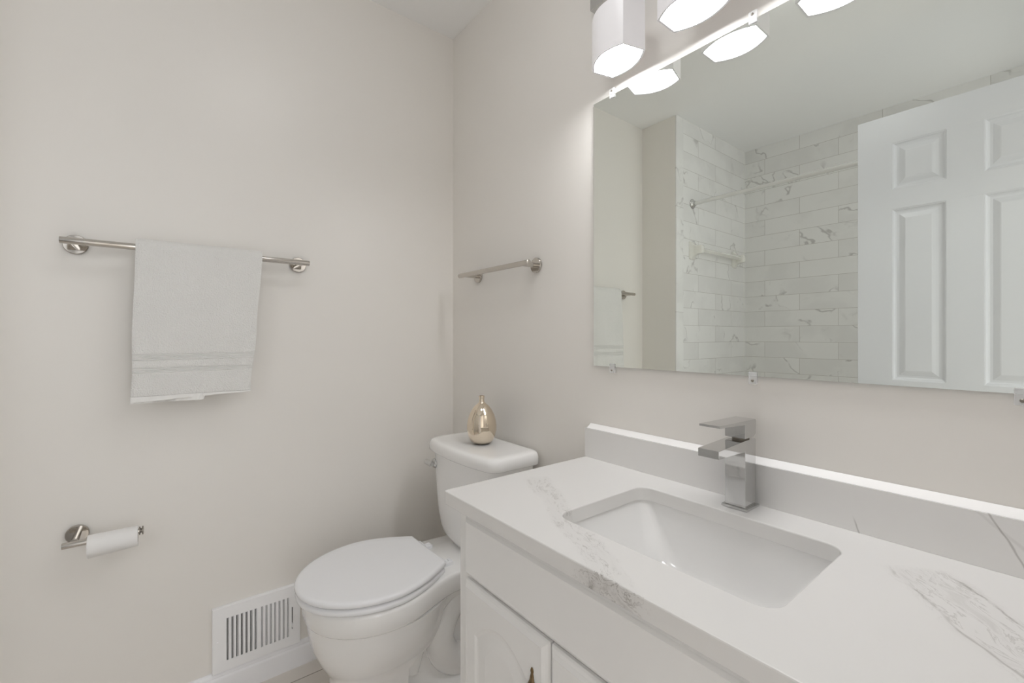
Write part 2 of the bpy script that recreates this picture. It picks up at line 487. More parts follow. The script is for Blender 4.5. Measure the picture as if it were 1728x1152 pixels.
# ------------------------------------------------------------------ vanity light
vl = empty('vanity_light', 'long vanity light with four lit frosted glass shades above the mirror', 'light', (1.272, 0, 2.12))
boxo('backplate', (0.815, 1.729, -0.028, -0.0005, 2.085, 2.205), M['chrome'], vl, bevel=0.003)
def lens(cx, rot, W=0.0665, D=0.033, B=0.024, n=14, ins=0.0):
    W -= ins; D -= ins; B_ = B
    pts = []
    for k in range(n + 1):
        t = -1 + 2 * k / n; pts.append((W * t, -D - B_ * (1 - t * t)))
    for k in range(n + 1):
        t = 1 - 2 * k / n; pts.append((W * t, D + B_ * 0.8 * (1 - t * t)))
    c, s_ = math.cos(rot), math.sin(rot)
    return [(cx + p[0] * c - p[1] * s_, -0.099 + p[0] * s_ + p[1] * c) for p in pts]
for cx, rot in ((0.958, math.radians(-15)), (1.1745, 0.0), (1.385, 0.0), (1.595, 0.0)):
    cy_ = 0.017 if rot else 0.0
    L0 = [(p[0], p[1] + cy_) for p in lens(cx, rot)]; L1 = [(p[0], p[1] + cy_) for p in lens(cx, rot, ins=0.004)]
    bm = bmesh.new()
    zb, zt = 1.850, 1.974
    loft(bm, [[(p[0], p[1], z) for p in L] for L, z in ((L1, zb + 0.0005), (L0, zb), (L0, zt - 0.002), (L1, zt), (L1, zt - 0.003), (L1, zb + 0.0005))], True, (False, False))
    bm.faces.new([bm.verts.new((p[0], p[1], zt)) for p in L1])
    sh = link('lamp_shade', bm, M['shade'], vl, smooth=35)
    bm = bmesh.new(); L2 = [(p[0], p[1] + cy_) for p in lens(cx, rot, ins=0.0048)]
    loft(bm, [[(p[0], p[1], z) for p in L2] for z in (zb + 0.004, zt - 0.012)])
    link('bulb', bm, M['bulb'], sh)
    bm = bmesh.new()
    tube(bm, [(cx, -0.028, 2.14), (cx, -0.060, 2.142), (cx, -0.082 + cy_, 2.135), (cx, -0.098 + cy_, 2.112), (cx, -0.099 + cy_, 2.03), (cx, -0.099 + cy_, 1.99)], 0.009, 16)
    lathe(bm, [(0.010, 2.02), (0.024, 2.01), (0.028, 1.995), (0.028, 1.9745)], (cx, -0.099 + cy_, 0), 'z', 32)
    link('arm', bm, M['chrome'], vl, smooth=40)
adopt(vl)

# ------------------------------------------------------------------ fill light added out of view, shaped as a ceiling dome
m, nt, b = new_mat('fill_dome'); M['dome'] = m
b.inputs['Base Color'].default_value = (1, 1, 1, 1)
b.inputs['Emission Color'].default_value = (0.98, 0.985, 1.0, 1); b.inputs['Emission Strength'].default_value = FILL_DOME
dl = empty('ceiling_fill_light', 'added unseen fill light shaped as a round flush dome on the bathroom ceiling', 'light', (1.05, -0.62, H))
bm = bmesh.new(); lathe(bm, [(0.155, H - 0.0005), (0.155, H - 0.018), (0.148, H - 0.022)], (1.05, -0.62, 0), 'z', 48)
link('pan', bm, M['nickel'], dl, smooth=40)
bm = bmesh.new(); lathe(bm, [(0.147, H - 0.022), (0.146, H - 0.045), (0.130, H - 0.072), (0.095, H - 0.092), (0.05, H - 0.101), (0.002, H - 0.104)], (1.05, -0.62, 0), 'z', 48)
link('fill_dome_shell', bm, M['dome'], dl, smooth=60)
adopt(dl)

# ------------------------------------------------------------------ wall bars
def wall_bar(name, label, group, left=True):
    if left: a, b_, p0, p1, z, off = -1.208, -0.604, -1.184, -0.626, 1.3945, 0.066
    else:    a, b_, p0, p1, z, off = 0.163, 0.589, 0.202, 0.553, 1.386, 0.066
    P = (lambda t, d, zz: (d, t, zz)) if left else (lambda t, d, zz: (t, -d, zz))
    ax = 'x' if left else 'y'
    root = empty(name, label, 'towel bar', P((a + b_) / 2, 0, z), group)
    bm = bmesh.new(); n = 0.009
    tube(bm, [P(a, off, z), P(a + 0.0006, off, z), P(b_ - 0.0006, off, z), P(b_, off, z)], [n - 0.0008, n, n, n - 0.0008], 32)
    link('bar', bm, M['nickel'], root, smooth=40)
    for t in (p0, p1):
        s_ = 1 if left else -1
        bm = bmesh.new(); lathe(bm, [(0.0085, s_ * 0.006), (0.0085, s_ * (off - 0.004))], P(t, 0, z), ax, 24)
        post = link('post', bm, M['nickel'], root, smooth=40)
        bm = bmesh.new(); lathe(bm, [(0.026, s_ * 0.0004), (0.026, s_ * 0.0065), (0.0245, s_ * 0.008), (0.0086, s_ * 0.0082)], P(t, 0, z), ax, 48)
        link('flange', bm, M['nickel'], post, smooth=40)
    adopt(root); return root
wall_bar('towel_bar', 'polished metal towel bar on the left wall carrying the white towel', None, True)
wall_bar('towel_bar', 'short empty polished metal towel bar on the wall above the toilet', None, False)

# ------------------------------------------------------------------ towel
def towel():
    bm = bmesh.new()
    r0, bx, bz = 0.0098, 0.066, 1.3945
    NY, hemf = 60, 0.968
    def sheet(ya_t, yb_t, ya_b, yb_b, zf, zb_, r, th, seed):
        # path: front bottom -> over bar -> back bottom ; thickness th outward
        NS = 66; rings = []
        Lf, Lb = bz - zf, bz - zb_; arc = PI * r; tot = Lf + arc + Lb
        def pt(s, d):
            rr = r + d
            if s < Lf: return bx + rr, zf + s, 0.0, 1.0 - s / Lf
            if s < Lf + arc:
                a = (s - Lf) / r; return bx + rr * math.cos(a), bz + rr * math.sin(a), 0, 0
            q = s - Lf - arc
            return bx - rr * (1 - 0.0 * q), bz - q, 0, q / Lb
        for i in range(NS + 1):
            s = tot * i / NS
            ring = []
            for side in (0, 1):
                for j in range(NY + 1):
                    t = j / NY if side == 0 else 1 - j / NY
                    edge = min(t, 1 - t) * 2
                    d = th if side == 0 else 0.0
                    dd = d * (1 if 0 < t < 1 else 0.75)
                    X, Z, _, q = pt(s, dd)
                    ya = ya_t + (ya_b - ya_t) * q; yb = yb_t + (yb_b - yb_t) * q
                    ya += 0.0025 * math.sin(q * 9 + seed) * q; yb += 0.003 * math.sin(q * 12 + seed) * q
                    Y = ya + (yb - ya) * t
                    if s < Lf:
                        wv = q * (0.0055 * math.sin(t * 8 + 0.4) + 0.0030 * math.sin(t * 19 + 1.3 + q * 2)) + q * 0.008
                        X += max(wv, -0.001 * 0)
                        Z += 0.012 * (t - 0.12) * q * q * (1.0 if seed < 1 else 0.0)
                        if i == 0: Z += 0.0004 * math.sin(t * 40)
                        # bands where the weave is thinner
                        if side == 0 and (1.041 < Z < 1.058 or 1.079 < Z < 1.097): X -= 0.0003
                        if side == 0 and Z < 0.9805: X -= 0.0004 + 0.0006 * math.sin(t * 60)
                    ring.append((X, Y, Z))
            rings.append(ring)
        loft(bm, rings)
    sheet(-1.057, -0.749, -1.068, -0.783, 0.966, 1.01, r0 + 0.0085, 0.0075, 0.4)
    sheet(-1.054, -0.752, -1.066, -0.905, 0.9605, 0.99, r0 - 0.0004, 0.0080, 2.0)
    o = link('towel', bm, M['terry'], smooth=50)
    return tag(o, 'white terry towel folded over the polished bar on the left wall', 'towel')
towel()

# ------------------------------------------------------------------ toilet paper holder and roll
root = empty('toilet_paper_holder', 'polished metal toilet paper holder with round wall plate low on the left wall', 'toilet paper holder', (0, -1.181, 0.608))
bm = bmesh.new(); lathe(bm, [(0.0245, 0.0004), (0.0245, 0.0065), (0.023, 0.008), (0.0082, 0.0082)], (0, -1.181, 0.608), 'x', 48)
link('wall_plate', bm, M['nickel'], root, smooth=40)
bm = bmesh.new(); lathe(bm, [(0.008, 0.008), (0.008, 0.066)], (0, -1.181, 0.606), 'x', 24)
link('post', bm, M['nickel'], root, smooth=40)
bm = bmesh.new(); tube(bm, [(0.070, -1.2035, 0.604), (0.070, -1.203, 0.604), (0.070, -1.050, 0.604)], [0.0072, 0.008, 0.008], 28)
link('bar', bm, M['nickel'], root, smooth=40)
bm = bmesh.new(); lathe(bm, [(0.006, -1.050), (0.011, -1.0498), (0.011, -1.0475), (0.006, -1.0465), (0.006, -1.0440), (0.0115, -1.043), (0.0115, -1.0405), (0.004, -1.040)], (0.070, 0, 0.604), 'y', 28)
link('end_cap', bm, M['screw'], root, smooth=40)
adopt(root)
rc = (0.070, 0, 0.5917)
roll = empty('toilet_paper_roll', 'nearly used up white toilet paper roll hanging on its holder', 'toilet paper', (0.070, -1.103, 0.5917))
bm = bmesh.new()
lathe(bm, [(0.0212, -1.1545), (0.0265, -1.1545), (0.027, -1.154), (0.027, -1.0525), (0.0265, -1.052), (0.0212, -1.052), (0.0212, -1.1545)], rc, 'y', 56, (False, False))
link('paper', bm, M['paper'], roll, smooth=40)
bm = bmesh.new()
lathe(bm, [(0.0202, -1.154), (0.0211, -1.154), (0.0211, -1.0525), (0.0202, -1.0525), (0.0202, -1.154)], rc, 'y', 56, (False, False))
link('cardboard_core', bm, M['core'], roll, smooth=40)
bm = bmesh.new()
rg = []
for t, y in enumerate((-1.1546, -1.11, -1.0525)):
    pts = [(0.0700 + 0.0274 * math.cos(a), y, 0.5917 + 0.0274 * math.sin(a)) for a in [math.radians(d) for d in range(60, -71, -10)]]
    low = 0.006 if t == 0 else (0.004 if t == 1 else 0.001)
    pts += [(0.0757, y, 0.5650 - low * 0.3), (0.070, y, 0.5640 - low)]
    inner = [(p[0] - 0.0004, p[1], p[2]) for p in pts][::-1]
    rg.append(pts + inner)
loft(bm, rg); link('loose_sheet', bm, M['paper'], roll, smooth=40)
adopt(roll)

# ------------------------------------------------------------------ wall register
RY0, RY1, RZ0, RZ1 = -0.875, -0.622, 0.0845, 0.2865
reg = empty('air_register', 'white metal wall register with vertical louvers above the left baseboard', 'vent', (0, (RY0 + RY1) / 2, RZ0))
slots = []
for k in range(7): slots.append(-0.8345 + k * 0.0130)
for k in range(7): slots.append(-0.7380 + k * 0.0130)
bm = bmesh.new()
holes = [[(s_ - 0.0029, 0.116), (s_ + 0.0029, 0.116), (s_ + 0.0029, 0.250), (s_ - 0.0029, 0.250)] for s_ in slots] + [[(-0.6475, 0.139), (-0.6445, 0.139), (-0.6445, 0.214), (-0.6475, 0.214)]]
prism(bm, [(RY0, RZ0), (RY1, RZ0), (RY1, RZ1), (RY0, RZ1)], holes, lambda u, v, d: (d, u, v), 0.0125, 0.0140)
ins = 0.0
def rr(i, xx): return [(xx, RY0 - i, RZ0 - i), (xx, RY1 + i, RZ0 - i), (xx, RY1 + i, RZ1 + i), (xx, RY0 - i, RZ1 + i)]
loft(bm, [rr(0, 0.0140), rr(0.001, 0.0125), rr(0.0012, 0.0005)], True, (False, False))
link('faceplate', bm, M['register'], reg)
boxo('duct_shade_plate', (0.0006, 0.0022, RY0 + 0.01, RY1 - 0.01, RZ0 + 0.01, RZ1 - 0.01), M['dark'], reg)  # dark plate behind the slots, painted as duct shade; no real hole
for k, s_ in enumerate(slots):
    bm = bmesh.new(); t = 0.0014 if k < 7 else -0.0014; dy = 0.0042 if k < 7 else -0.0042
    vs = [(0.0026, s_ + dy - 0.0002), (0.0026, s_ + dy + 0.0006), (0.0124, s_ - dy * 0.1 + 0.0014), (0.0124, s_ - dy * 0.1 + 0.0004)]
    loft(bm, [[(p[0], p[1], z) for p in vs] for z in (0.113, 0.253)])
    link('louver', bm, M['register'], reg)
boxo('lever', (0.006, 0.020, -0.6468, -0.6452, 0.146, 0.158), M['register'], reg)
for yy, zz in ((-0.861, 0.181), (-0.6345, 0.182)):
    bm = bmesh.new(); lathe(bm, [(0.0034, 0.0140), (0.0030, 0.0152), (0.0005, 0.0157)], (0, yy, zz), 'x', 20)
    link('screw', bm, M['register'], reg, smooth=50)
adopt(reg)

# ------------------------------------------------------------------ toilet
TX, SX = 0.381, 0.362          # tank centre, bowl centre
toi = empty('toilet', 'white two-piece toilet with closed lid between the left wall and vanity', 'toilet', (0.37, -0.40, 0))
def lerp(a, b_, t): return a + (b_ - a) * t
def spline(keys, t):
    for (a, va), (b_, vb) in zip(keys[:-1], keys[1:]):
        if t <= b_:
            q = (t - a) / (b_ - a); q = q * q * (3 - 2 * q); return va + (vb - va) * q
    return keys[-1][1]
def outline(cx, f, yw, w, yb, keys, z, n=30):
    """egg front from tip f to widest yw, then half widths keys [(y, w)] back to yb"""
    pts = []
    for k in range(n + 1):
        a = PI * k / n - PI
        # front half: from (-w) round the tip to (+w)
        c_, s_ = math.cos(a), math.sin(a)
        pts.append((cx + w * (abs(c_) ** 0.92) * (1 if c_ > 0 else -1), yw + (yw - f) * -(abs(s_) ** 0.96), z))
    m_ = 16
    for k in range(1, m_ + 1):
        y = lerp(yw, yb, k / m_); pts.append((cx + spline(keys, y), y, z))
    for k in range(m_, 0, -1):
        y = lerp(yw, yb, k / m_); pts.append((cx - spline(keys, y), y, z))
    return pts
def body_ring(z, f, yw, w, yb, wb, n=30, m_=12):
    pts = []
    for k in range(n + 1):
        a = PI * k / n - PI; c_, s_ = math.cos(a), math.sin(a)
        pts.append((SX + w * (abs(c_) ** 0.92) * (1 if c_ > 0 else -1), yw - (yw - f) * (abs(s_) ** 0.96), z))
    for k in range(1, m_ + 1):
        t = k / m_; pts.append((SX + lerp(w, wb, t ** 2.2), lerp(yw, yb, t), z))
    for k in range(m_, 0, -1):
        t = k / m_; pts.append((SX - lerp(w, wb, t ** 2.2), lerp(yw, yb, t), z))
    return pts
bm = bmesh.new(); R = []
for (z, f, yw, w, yb, wb) in (
    (0.000, -0.628, -0.52, 0.108, -0.425, 0.104), (0.060, -0.624, -0.52, 0.104, -0.425, 0.100), (0.120, -0.620, -0.52, 0.100, -0.425, 0.098),
    (0.160, -0.620, -0.51, 0.101, -0.425, 0.099), (0.185, -0.628, -0.50, 0.110, -0.385, 0.100), (0.205, -0.642, -0.49, 0.128, -0.350, 0.098),
    (0.235, -0.657, -0.485, 0.148, -0.328, 0.098), (0.270, -0.670, -0.48, 0.163, -0.315, 0.100), (0.315, -0.678, -0.48, 0.172, -0.308, 0.108),
    (0.344, -0.680, -0.48, 0.175, -0.304, 0.118)):
    R.append(body_ring(z, f, yw, w, yb, wb))
loft(bm, R)
link('bowl', bm, M['porcelain'], toi, smooth=50)
bm = bmesh.new(); R = []
def K(yw, w, mid, back, yb): return [(yw, w), (-0.27, mid), (-0.18, back), (yb, back)]
for (z, f, yw, w, mid, back, yb) in (
    (0.343, -0.677, -0.48, 0.173, 0.114, 0.104, -0.04),
    (0.349, -0.686, -0.48, 0.182, 0.125, 0.116, -0.04),
    (0.356, -0.690, -0.48, 0.186, 0.130, 0.122, -0.035),
    (0.400, -0.692, -0.48, 0.188, 0.132, 0.124, -0.035),
    (0.408, -0.690, -0.48, 0.186, 0.130, 0.122, -0.036),
    (0.412, -0.684, -0.48, 0.180, 0.125, 0.117, -0.040)):
    R.append(outline(SX, f, yw, w, yb, K(yw, w, mid, back, yb), z))
loft(bm, R)
link('rim', bm, M['porcelain'], toi, smooth=60)
def smooth_path(P, n=8):
    out = []
    for i in range(len(P) - 1):
        p0, p1, p2, p3 = P[max(i - 1, 0)], P[i], P[i + 1], P[min(i + 2, len(P) - 1)]
        for k in range(n):
            t = k / n
            out.append(tuple(0.5 * ((2 * p1[j]) + (-p0[j] + p2[j]) * t + (2 * p0[j] - 5 * p1[j] + 4 * p2[j] - p3[j]) * t * t + (-p0[j] + 3 * p1[j] - 3 * p2[j] + p3[j]) * t ** 3) for j in range(3)))
    out.append(tuple(P[-1])); return out
bm = bmesh.new()
for s_ in (-1, 1):
    q = SX + s_ * 0.040
    path = smooth_path([(q, -0.405, 0.12), (q, -0.375, 0.20), (q, -0.325, 0.275), (q, -0.255, 0.318), (q, -0.19, 0.300)])
    tube(bm, path, [0.040] * len(path), 24)
    path = smooth_path([(q, -0.15, 0.318), (q, -0.215, 0.290), (q, -0.270, 0.235), (q, -0.290, 0.165), (q, -0.265, 0.100), (q, -0.205, 0.065), (q, -0.15, 0.05)])
    tube(bm, path, [0.044 + 0.008 * (k / len(path)) for k in range(len(path))], 24)
link('trapway', bm, M['porcelain'], toi, smooth=60)
bm = bmesh.new(); R = []
for z, w, yf in ((0, 0.108, -0.44), (0.030, 0.105, -0.44), (0.042, 0.092, -0.43), (0.050, 0.060, -0.42), (0.10, 0.034, -0.42), (0.343, 0.036, -0.31)):
    R.append([(SX + p[0], p[1], z) for p in rrect(-w, w, yf, -0.11 if z < 0.06 else -0.07, 0.028, 6)])
loft(bm, R); link('foot', bm, M['porcelain'], toi, smooth=50)
# seat and lid
def seat_ring(z, w, f, hb, yb=-0.310, cx=SX):
    return outline(cx, f, -0.49, w, yb, [(-0.49, w), (-0.40, lerp(hb, w, 0.78)), (yb, hb)], z, 40)
def seat_ring2(z, ins):
    w, f, hb, yb = 0.190 - ins, -0.712 + ins, 0.116 - ins, -0.309 - ins
    pts = []
    n = 44
    for k in range(n + 1):
        a = PI * k / n - PI; c_, s_ = math.cos(a), math.sin(a)
        pts.append((SX + w * c_, -0.49 + (-0.49 - f) * s_, z))
    for sgn in (1, -1):
        rng = range(1, 15) if sgn == 1 else range(14, 0, -1)
        for k in rng:
            t = k / 14; y = lerp(-0.49, yb, t)
            ww = w - (w - hb) * (t ** 1.7)
            pts.append((SX + sgn * ww, y, z))
    return pts
bm = bmesh.new()
loft(bm, [seat_ring2(z, i) for z, i in ((0.4175, 0.012), (0.4145, 0.006), (0.4155, 0.003), (0.421, 0.0015), (0.427, 0.003), (0.4305, 0.008))])
link('seat', bm, M['plastic'], toi, smooth=50)
bm = bmesh.new()
loft(bm, [seat_ring2(z, i) for z, i in ((0.4335, 0.010), (0.4345, 0.003), (0.438, 0.0), (0.444, 0.0), (0.4480, 0.002), (0.4500, 0.006), (0.4508, 0.012), (0.4500, 0.035), (0.4500, 0.045))])
link('lid', bm, M['plastic'], toi, smooth=60)
for s_ in (-1, 1):
    bm = bmesh.new()
    cxh = SX + s_ * 0.070
    tube(bm, [(cxh - 0.017, -0.300, 0.428), (cxh - 0.016, -0.300, 0.428), (cxh + 0.016, -0.300, 0.428), (cxh + 0.017, -0.300, 0.428)], [0.008, 0.010, 0.010, 0.008], 20)
    box(bm, cxh - 0.013, cxh + 0.013, -0.300, -0.262, 0.4105, 0.424)
    hg = link('hinge', bm, M['plastic'], toi, smooth=40, bevel=0.002)
    bm = bmesh.new(); box(bm, cxh - 0.007, cxh + 0.007, -0.276, -0.266, 0.4235, 0.427)
    link('hinge_cap', bm, M['plastic'], hg, bevel=0.001)
# tank
def tank_ring(z, hw, yf, yb, bow, r=0.035, n=8):
    base = rrect(-hw, hw, yf, yb, r, n)
    out = []
    for px, py in base:
        t = (yb - py) / (yb - yf)
        out.append((TX + px, py - bow * (1 - (px / hw) ** 2) * t, z))
    return out
def dense_rrect_ring(z, hw, yf, yb, bow, r=0.035):
    base = rrect(-hw, hw, yf, yb, r, 7)
    pts = []
    m_ = len(base)
    for i in range(m_):
        a, c = base[i], base[(i + 1) % m_]
        L = math.hypot(a[0] - c[0], a[1] - c[1]); k = 10 if L > 0.06 else 1
        for q in range(k): pts.append((lerp(a[0], c[0], q / k), lerp(a[1], c[1], q / k)))
    return [(TX + px, py - bow * (1 - (px / hw) ** 2) * ((yb - py) / (yb - yf)), z) for px, py in pts]
bm = bmesh.new(); R = []
for z, hw, yf, bow, r in ((0.4125, 0.085, -0.150, 0.010, 0.03), (0.416, 0.112, -0.172, 0.014, 0.032), (0.424, 0.132, -0.182, 0.017, 0.035), (0.440, 0.150, -0.187, 0.019, 0.036), (0.465, 0.165, -0.190, 0.021, 0.036), (0.51, 0.180, -0.1915, 0.022, 0.036), (0.57, 0.190, -0.193, 0.022, 0.036), (0.64, 0.197, -0.194, 0.023, 0.036), (0.700, 0.201, -0.195, 0.023, 0.036), (0.731, 0.202, -0.195, 0.023, 0.036)):
    R.append(dense_rrect_ring(z, hw, yf, -0.022, bow, r))
loft(bm, R); tank = link('tank', bm, M['porcelain'], toi, smooth=50)
bm = bmesh.new(); R = []
for z, i in ((0.7255, 0.006), (0.7260, 0.001), (0.7290, -0.0015), (0.750, -0.0005), (0.758, 0.002), (0.7635, 0.006), (0.7665, 0.012), (0.768, 0.020), (0.7685, 0.035)):
    R.append(dense_rrect_ring(z, 0.214 - i, -0.210 + i, -0.012 - i * 0.6, 0.024, max(0.034 - i * 0.3, 0.01)))
loft(bm, R); link('tank_lid', bm, M['porcelain'], toi, smooth=60)
bm = bmesh.new()
lathe(bm, [(0.018, -0.1975), (0.018, -0.204), (0.015, -0.210), (0.010, -0.212), (0.010, -0.224), (0.003, -0.227)], (TX - 0.170, 0, 0.676), 'y', 28)
tube(bm, [(TX - 0.162, -0.220, 0.676), (TX - 0.180, -0.223, 0.678), (TX - 0.196, -0.224, 0.680), (TX - 0.203, -0.224, 0.681)], [0.009, 0.010, 0.010, 0.005], 18)
link('flush_lever', bm, M['chrome'], toi, smooth=50)
# two bolt marks on the deck
adopt(toi)

# ------------------------------------------------------------------ vase
bm = bmesh.new()
prof = [(0.001, 0.0), (0.024, 0.0), (0.033, 0.004), (0.042, 0.013), (0.049, 0.029), (0.053, 0.048), (0.0535, 0.064), (0.051, 0.082), (0.045, 0.102), (0.036, 0.119), (0.026, 0.132), (0.016, 0.140), (0.0105, 0.145), (0.0092, 0.150), (0.0092, 0.160), (0.0105, 0.1655), (0.0100, 0.1675), (0.0075, 0.1670), (0.0070, 0.150), (0.006, 0.13)]
lathe(bm, [(r * 0.98, z) for r, z in prof], (0, 0, 0), 'z', 72, (True, True))
v = link('vase', bm, M['vase'], smooth=70); v.location = (0.386, -0.112, 0.7688)
tag(v, 'small shiny champagne metal bottle vase standing on the toilet tank', 'vase')

# ------------------------------------------------------------------ countertop, backsplash, sink
CT, CX0, CX1, CYF = 0.793, 0.790, 1.7690, -0.4934
hole = rrect(1.052, 1.452, -0.389, -0.110, 0.030, 10)
bm = bmesh.new()
outer = [(CX0, -0.0005), (CX0, CYF + 0.006), (CX0 + 0.0018, CYF + 0.0018), (CX0 + 0.006, CYF), (CX1, CYF), (CX1, -0.0005)]
slab_cham(bm, outer, [hole], CT - 0.030, CT, 0.0022)
ct = link('countertop', bm, M['quartz'], smooth=20)
tag(ct, 'white quartz vanity countertop with grey marbled veins around the sink', 'countertop')
bs = boxo('backsplash', (CX0, CX1, -0.0210, -0.0008, CT + 0.0003, 0.8770), M['quartz'])
bm = bmesh.new(); loft(bm, [[(x, y, z) for y, z in ((-0.0008, 0.8772), (-0.0170, 0.8772), (-0.0120, 0.8805), (-0.0060, 0.8845), (-0.0008, 0.8890))] for x in (CX0 + 0.004, CX1)])
link('caulk_bead', bm, M['caulk'], bs, smooth=60)
tag(bs, 'low white veined quartz backsplash behind the faucet under the mirror', 'backsplash')
bm = bmesh.new(); R = []
for z, i, r in ((0.7615, -0.022, 0.045), (0.7625, -0.022, 0.045), (0.7625, -0.004, 0.034), (0.756, -0.003, 0.034), (0.720, 0.003, 0.036), (0.680, 0.012, 0.042), (0.655, 0.022, 0.050), (0.645, 0.034, 0.050), (0.640, 0.052, 0.045), (0.638, 0.085, 0.03)):
    sl = max(0, (0.76 - z)) * 0.42        # ends slope in towards the drain
    R.append([(p[0], p[1], z) for p in rrect(1.052 + i + sl, 1.452 - i - sl, -0.389 + i, -0.110 - i, r, 10)])
loft(bm, R[1:], True, (False, True))
outer_r = [[(p[0], p[1], z) for p in rrect(1.052 + i, 1.452 - i, -0.389 + i, -0.110 - i, 0.045, 10)] for z, i in ((0.7625, -0.022), (0.752, -0.022), (0.745, -0.012), (0.63, 0.03), (0.625, 0.06))]
loft(bm, outer_r, True, (False, True))
sk = link('sink_basin', bm, M['sink'], smooth=55)
tag(sk, 'white rectangular undermount sink basin set into the vanity countertop', 'sink')
bm = bmesh.new(); lathe(bm, [(0.001, 0.0415), (0.018, 0.0410), (0.021, 0.0398), (0.022, 0.0385)], (1.252, -0.2495, 0.6), 'z', 32)
link('drain', bm, M['chrome'], sk, smooth=50)

# ------------------------------------------------------------------ faucet
fx0, fx1 = 1.2345, 1.2755
fa = empty('faucet', 'square chrome single lever faucet standing behind the sink', 'faucet', (1.255, -0.056, CT))
boxo('base_plate', (1.229, 1.281, -0.0845, -0.0275, CT + 0.0002, CT + 0.0052), M['chrome'], fa, bevel=0.0006, seg=2)
bm = bmesh.new()
prof = [(-0.0325, CT + 0.0052), (-0.0325, 0.9325), (-0.036, 0.9345), (-0.078, 0.9345), (-0.186, 0.9300), (-0.186, 0.9145), (-0.0795, 0.9125), (-0.0795, CT + 0.0052)]
loft(bm, [[(x, p[0], p[1]) for p in prof] for x in (fx0, fx1)])
link('body', bm, M['chrome'], fa, bevel=0.0006, seg=2)
bm = bmesh.new(); box(bm, 1.246, 1.264, -0.176, -0.158, 0.911, 0.9148)
link('aerator', bm, M['chrome'], fa, bevel=0.002)
bm = bmesh.new()
lathe(bm, [(0.0165, 0.9345), (0.0165, 0.9385)], (1.255, -0.055, 0), 'z', 32)
link('collar', bm, M['screw'], fa, smooth=40)
bm = bmesh.new()
prof = [(-0.0425, 0.9385), (-0.0325, 0.9440), (-0.0300, 0.9700), (-0.033, 0.9740), (-0.182, 0.9765), (-0.182, 0.9720), (-0.0800, 0.9665), (-0.0800, 0.9385)]
loft(bm, [[(x, p[0], p[1]) for p in prof] for x in (fx0, fx1)])
link('lever', bm, M['chrome'], fa, bevel=0.0006, seg=2)
adopt(fa)

# ------------------------------------------------------------------ vanity cabinet
BX0, BX1, BYF, PYF = 0.800, 1.712, -0.455, -0.475
cab = empty('vanity_cabinet', 'white painted vanity cabinet with arched panel doors under the countertop', 'cabinet', (1.256, -0.23, 0))
bm = bmesh.new()
box(bm, BX0, BX0 + 0.018, BYF, -0.001, 0, CT - 0.0305)
box(bm, BX1 - 0.018, BX1, BYF, -0.001, 0, CT - 0.0305)
box(bm, BX0 + 0.018, BX1 - 0.018, BYF + 0.02, -0.001, 0.10, 0.115)
box(bm, BX0 + 0.018, BX1 - 0.018, -0.012, -0.001, 0.115, CT - 0.0305)
prism(bm, [(BX0 + 0.018, 0.10), (BX1 - 0.018, 0.10), (BX1 - 0.018, CT - 0.0305), (BX0 + 0.018, CT - 0.0305)],
      [[(BX0 + 0.055, 0.635), (BX1 - 0.055, 0.635), (BX1 - 0.055, 0.735), (BX0 + 0.055, 0.735)]] +
      [[(a_, 0.135), (b_, 0.135), (b_, 0.590), (a_, 0.590)] for a_, b_ in ((BX0 + 0.055, 1.100), (1.135, 1.375), (1.410, BX1 - 0.055))],
      lambda u, v, d: (u, d, v), BYF, BYF + 0.018)
box(bm, BX0 + 0.018, BX1 - 0.018, BYF + 0.06, BYF + 0.075, 0, 0.10)
link('carcass', bm, M['cabinet'], cab)
def slab(bm, x0, x1, z0, z1, cut=None):
    """slab front with an eased, stepped edge; returns nothing"""
    y0 = BYF - 0.0004
    rg = []
    for ins, y in ((0.003, y0), (0.0, y0 - 0.003), (0.0, y0 - 0.009), (0.0025, y0 - 0.0125), (0.007, y0 - 0.0150), (0.0085, y0 - 0.0165), (0.013, PYF - 0.0005), (0.016, PYF)):
        rg.append([(x0 + ins, y, z0 + ins), (x1 - ins, y, z0 + ins), (x1 - ins, y, z1 - ins), (x0 + ins, y, z1 - ins)])
    return rg
bm = bmesh.new(); loft(bm, slab(bm, 0.842, 1.672, 0.6150, 0.7500))
link('drawer_front', bm, M['cabinet'], cab)
def arch_panel(x0, x1, z0, z1, rise, n=22):
    pts = [(x0, z0), (x1, z0), (x1, z1 - rise)]
    w_ = x1 - x0
    for k in range(1, n):
        t = k / n; xx = x1 - w_ * t
        q = math.sin(PI * t) ** 0.85
        pts.append((xx, z1 - rise + rise * q))
    pts.append((x0, z1 - rise))
    return pts
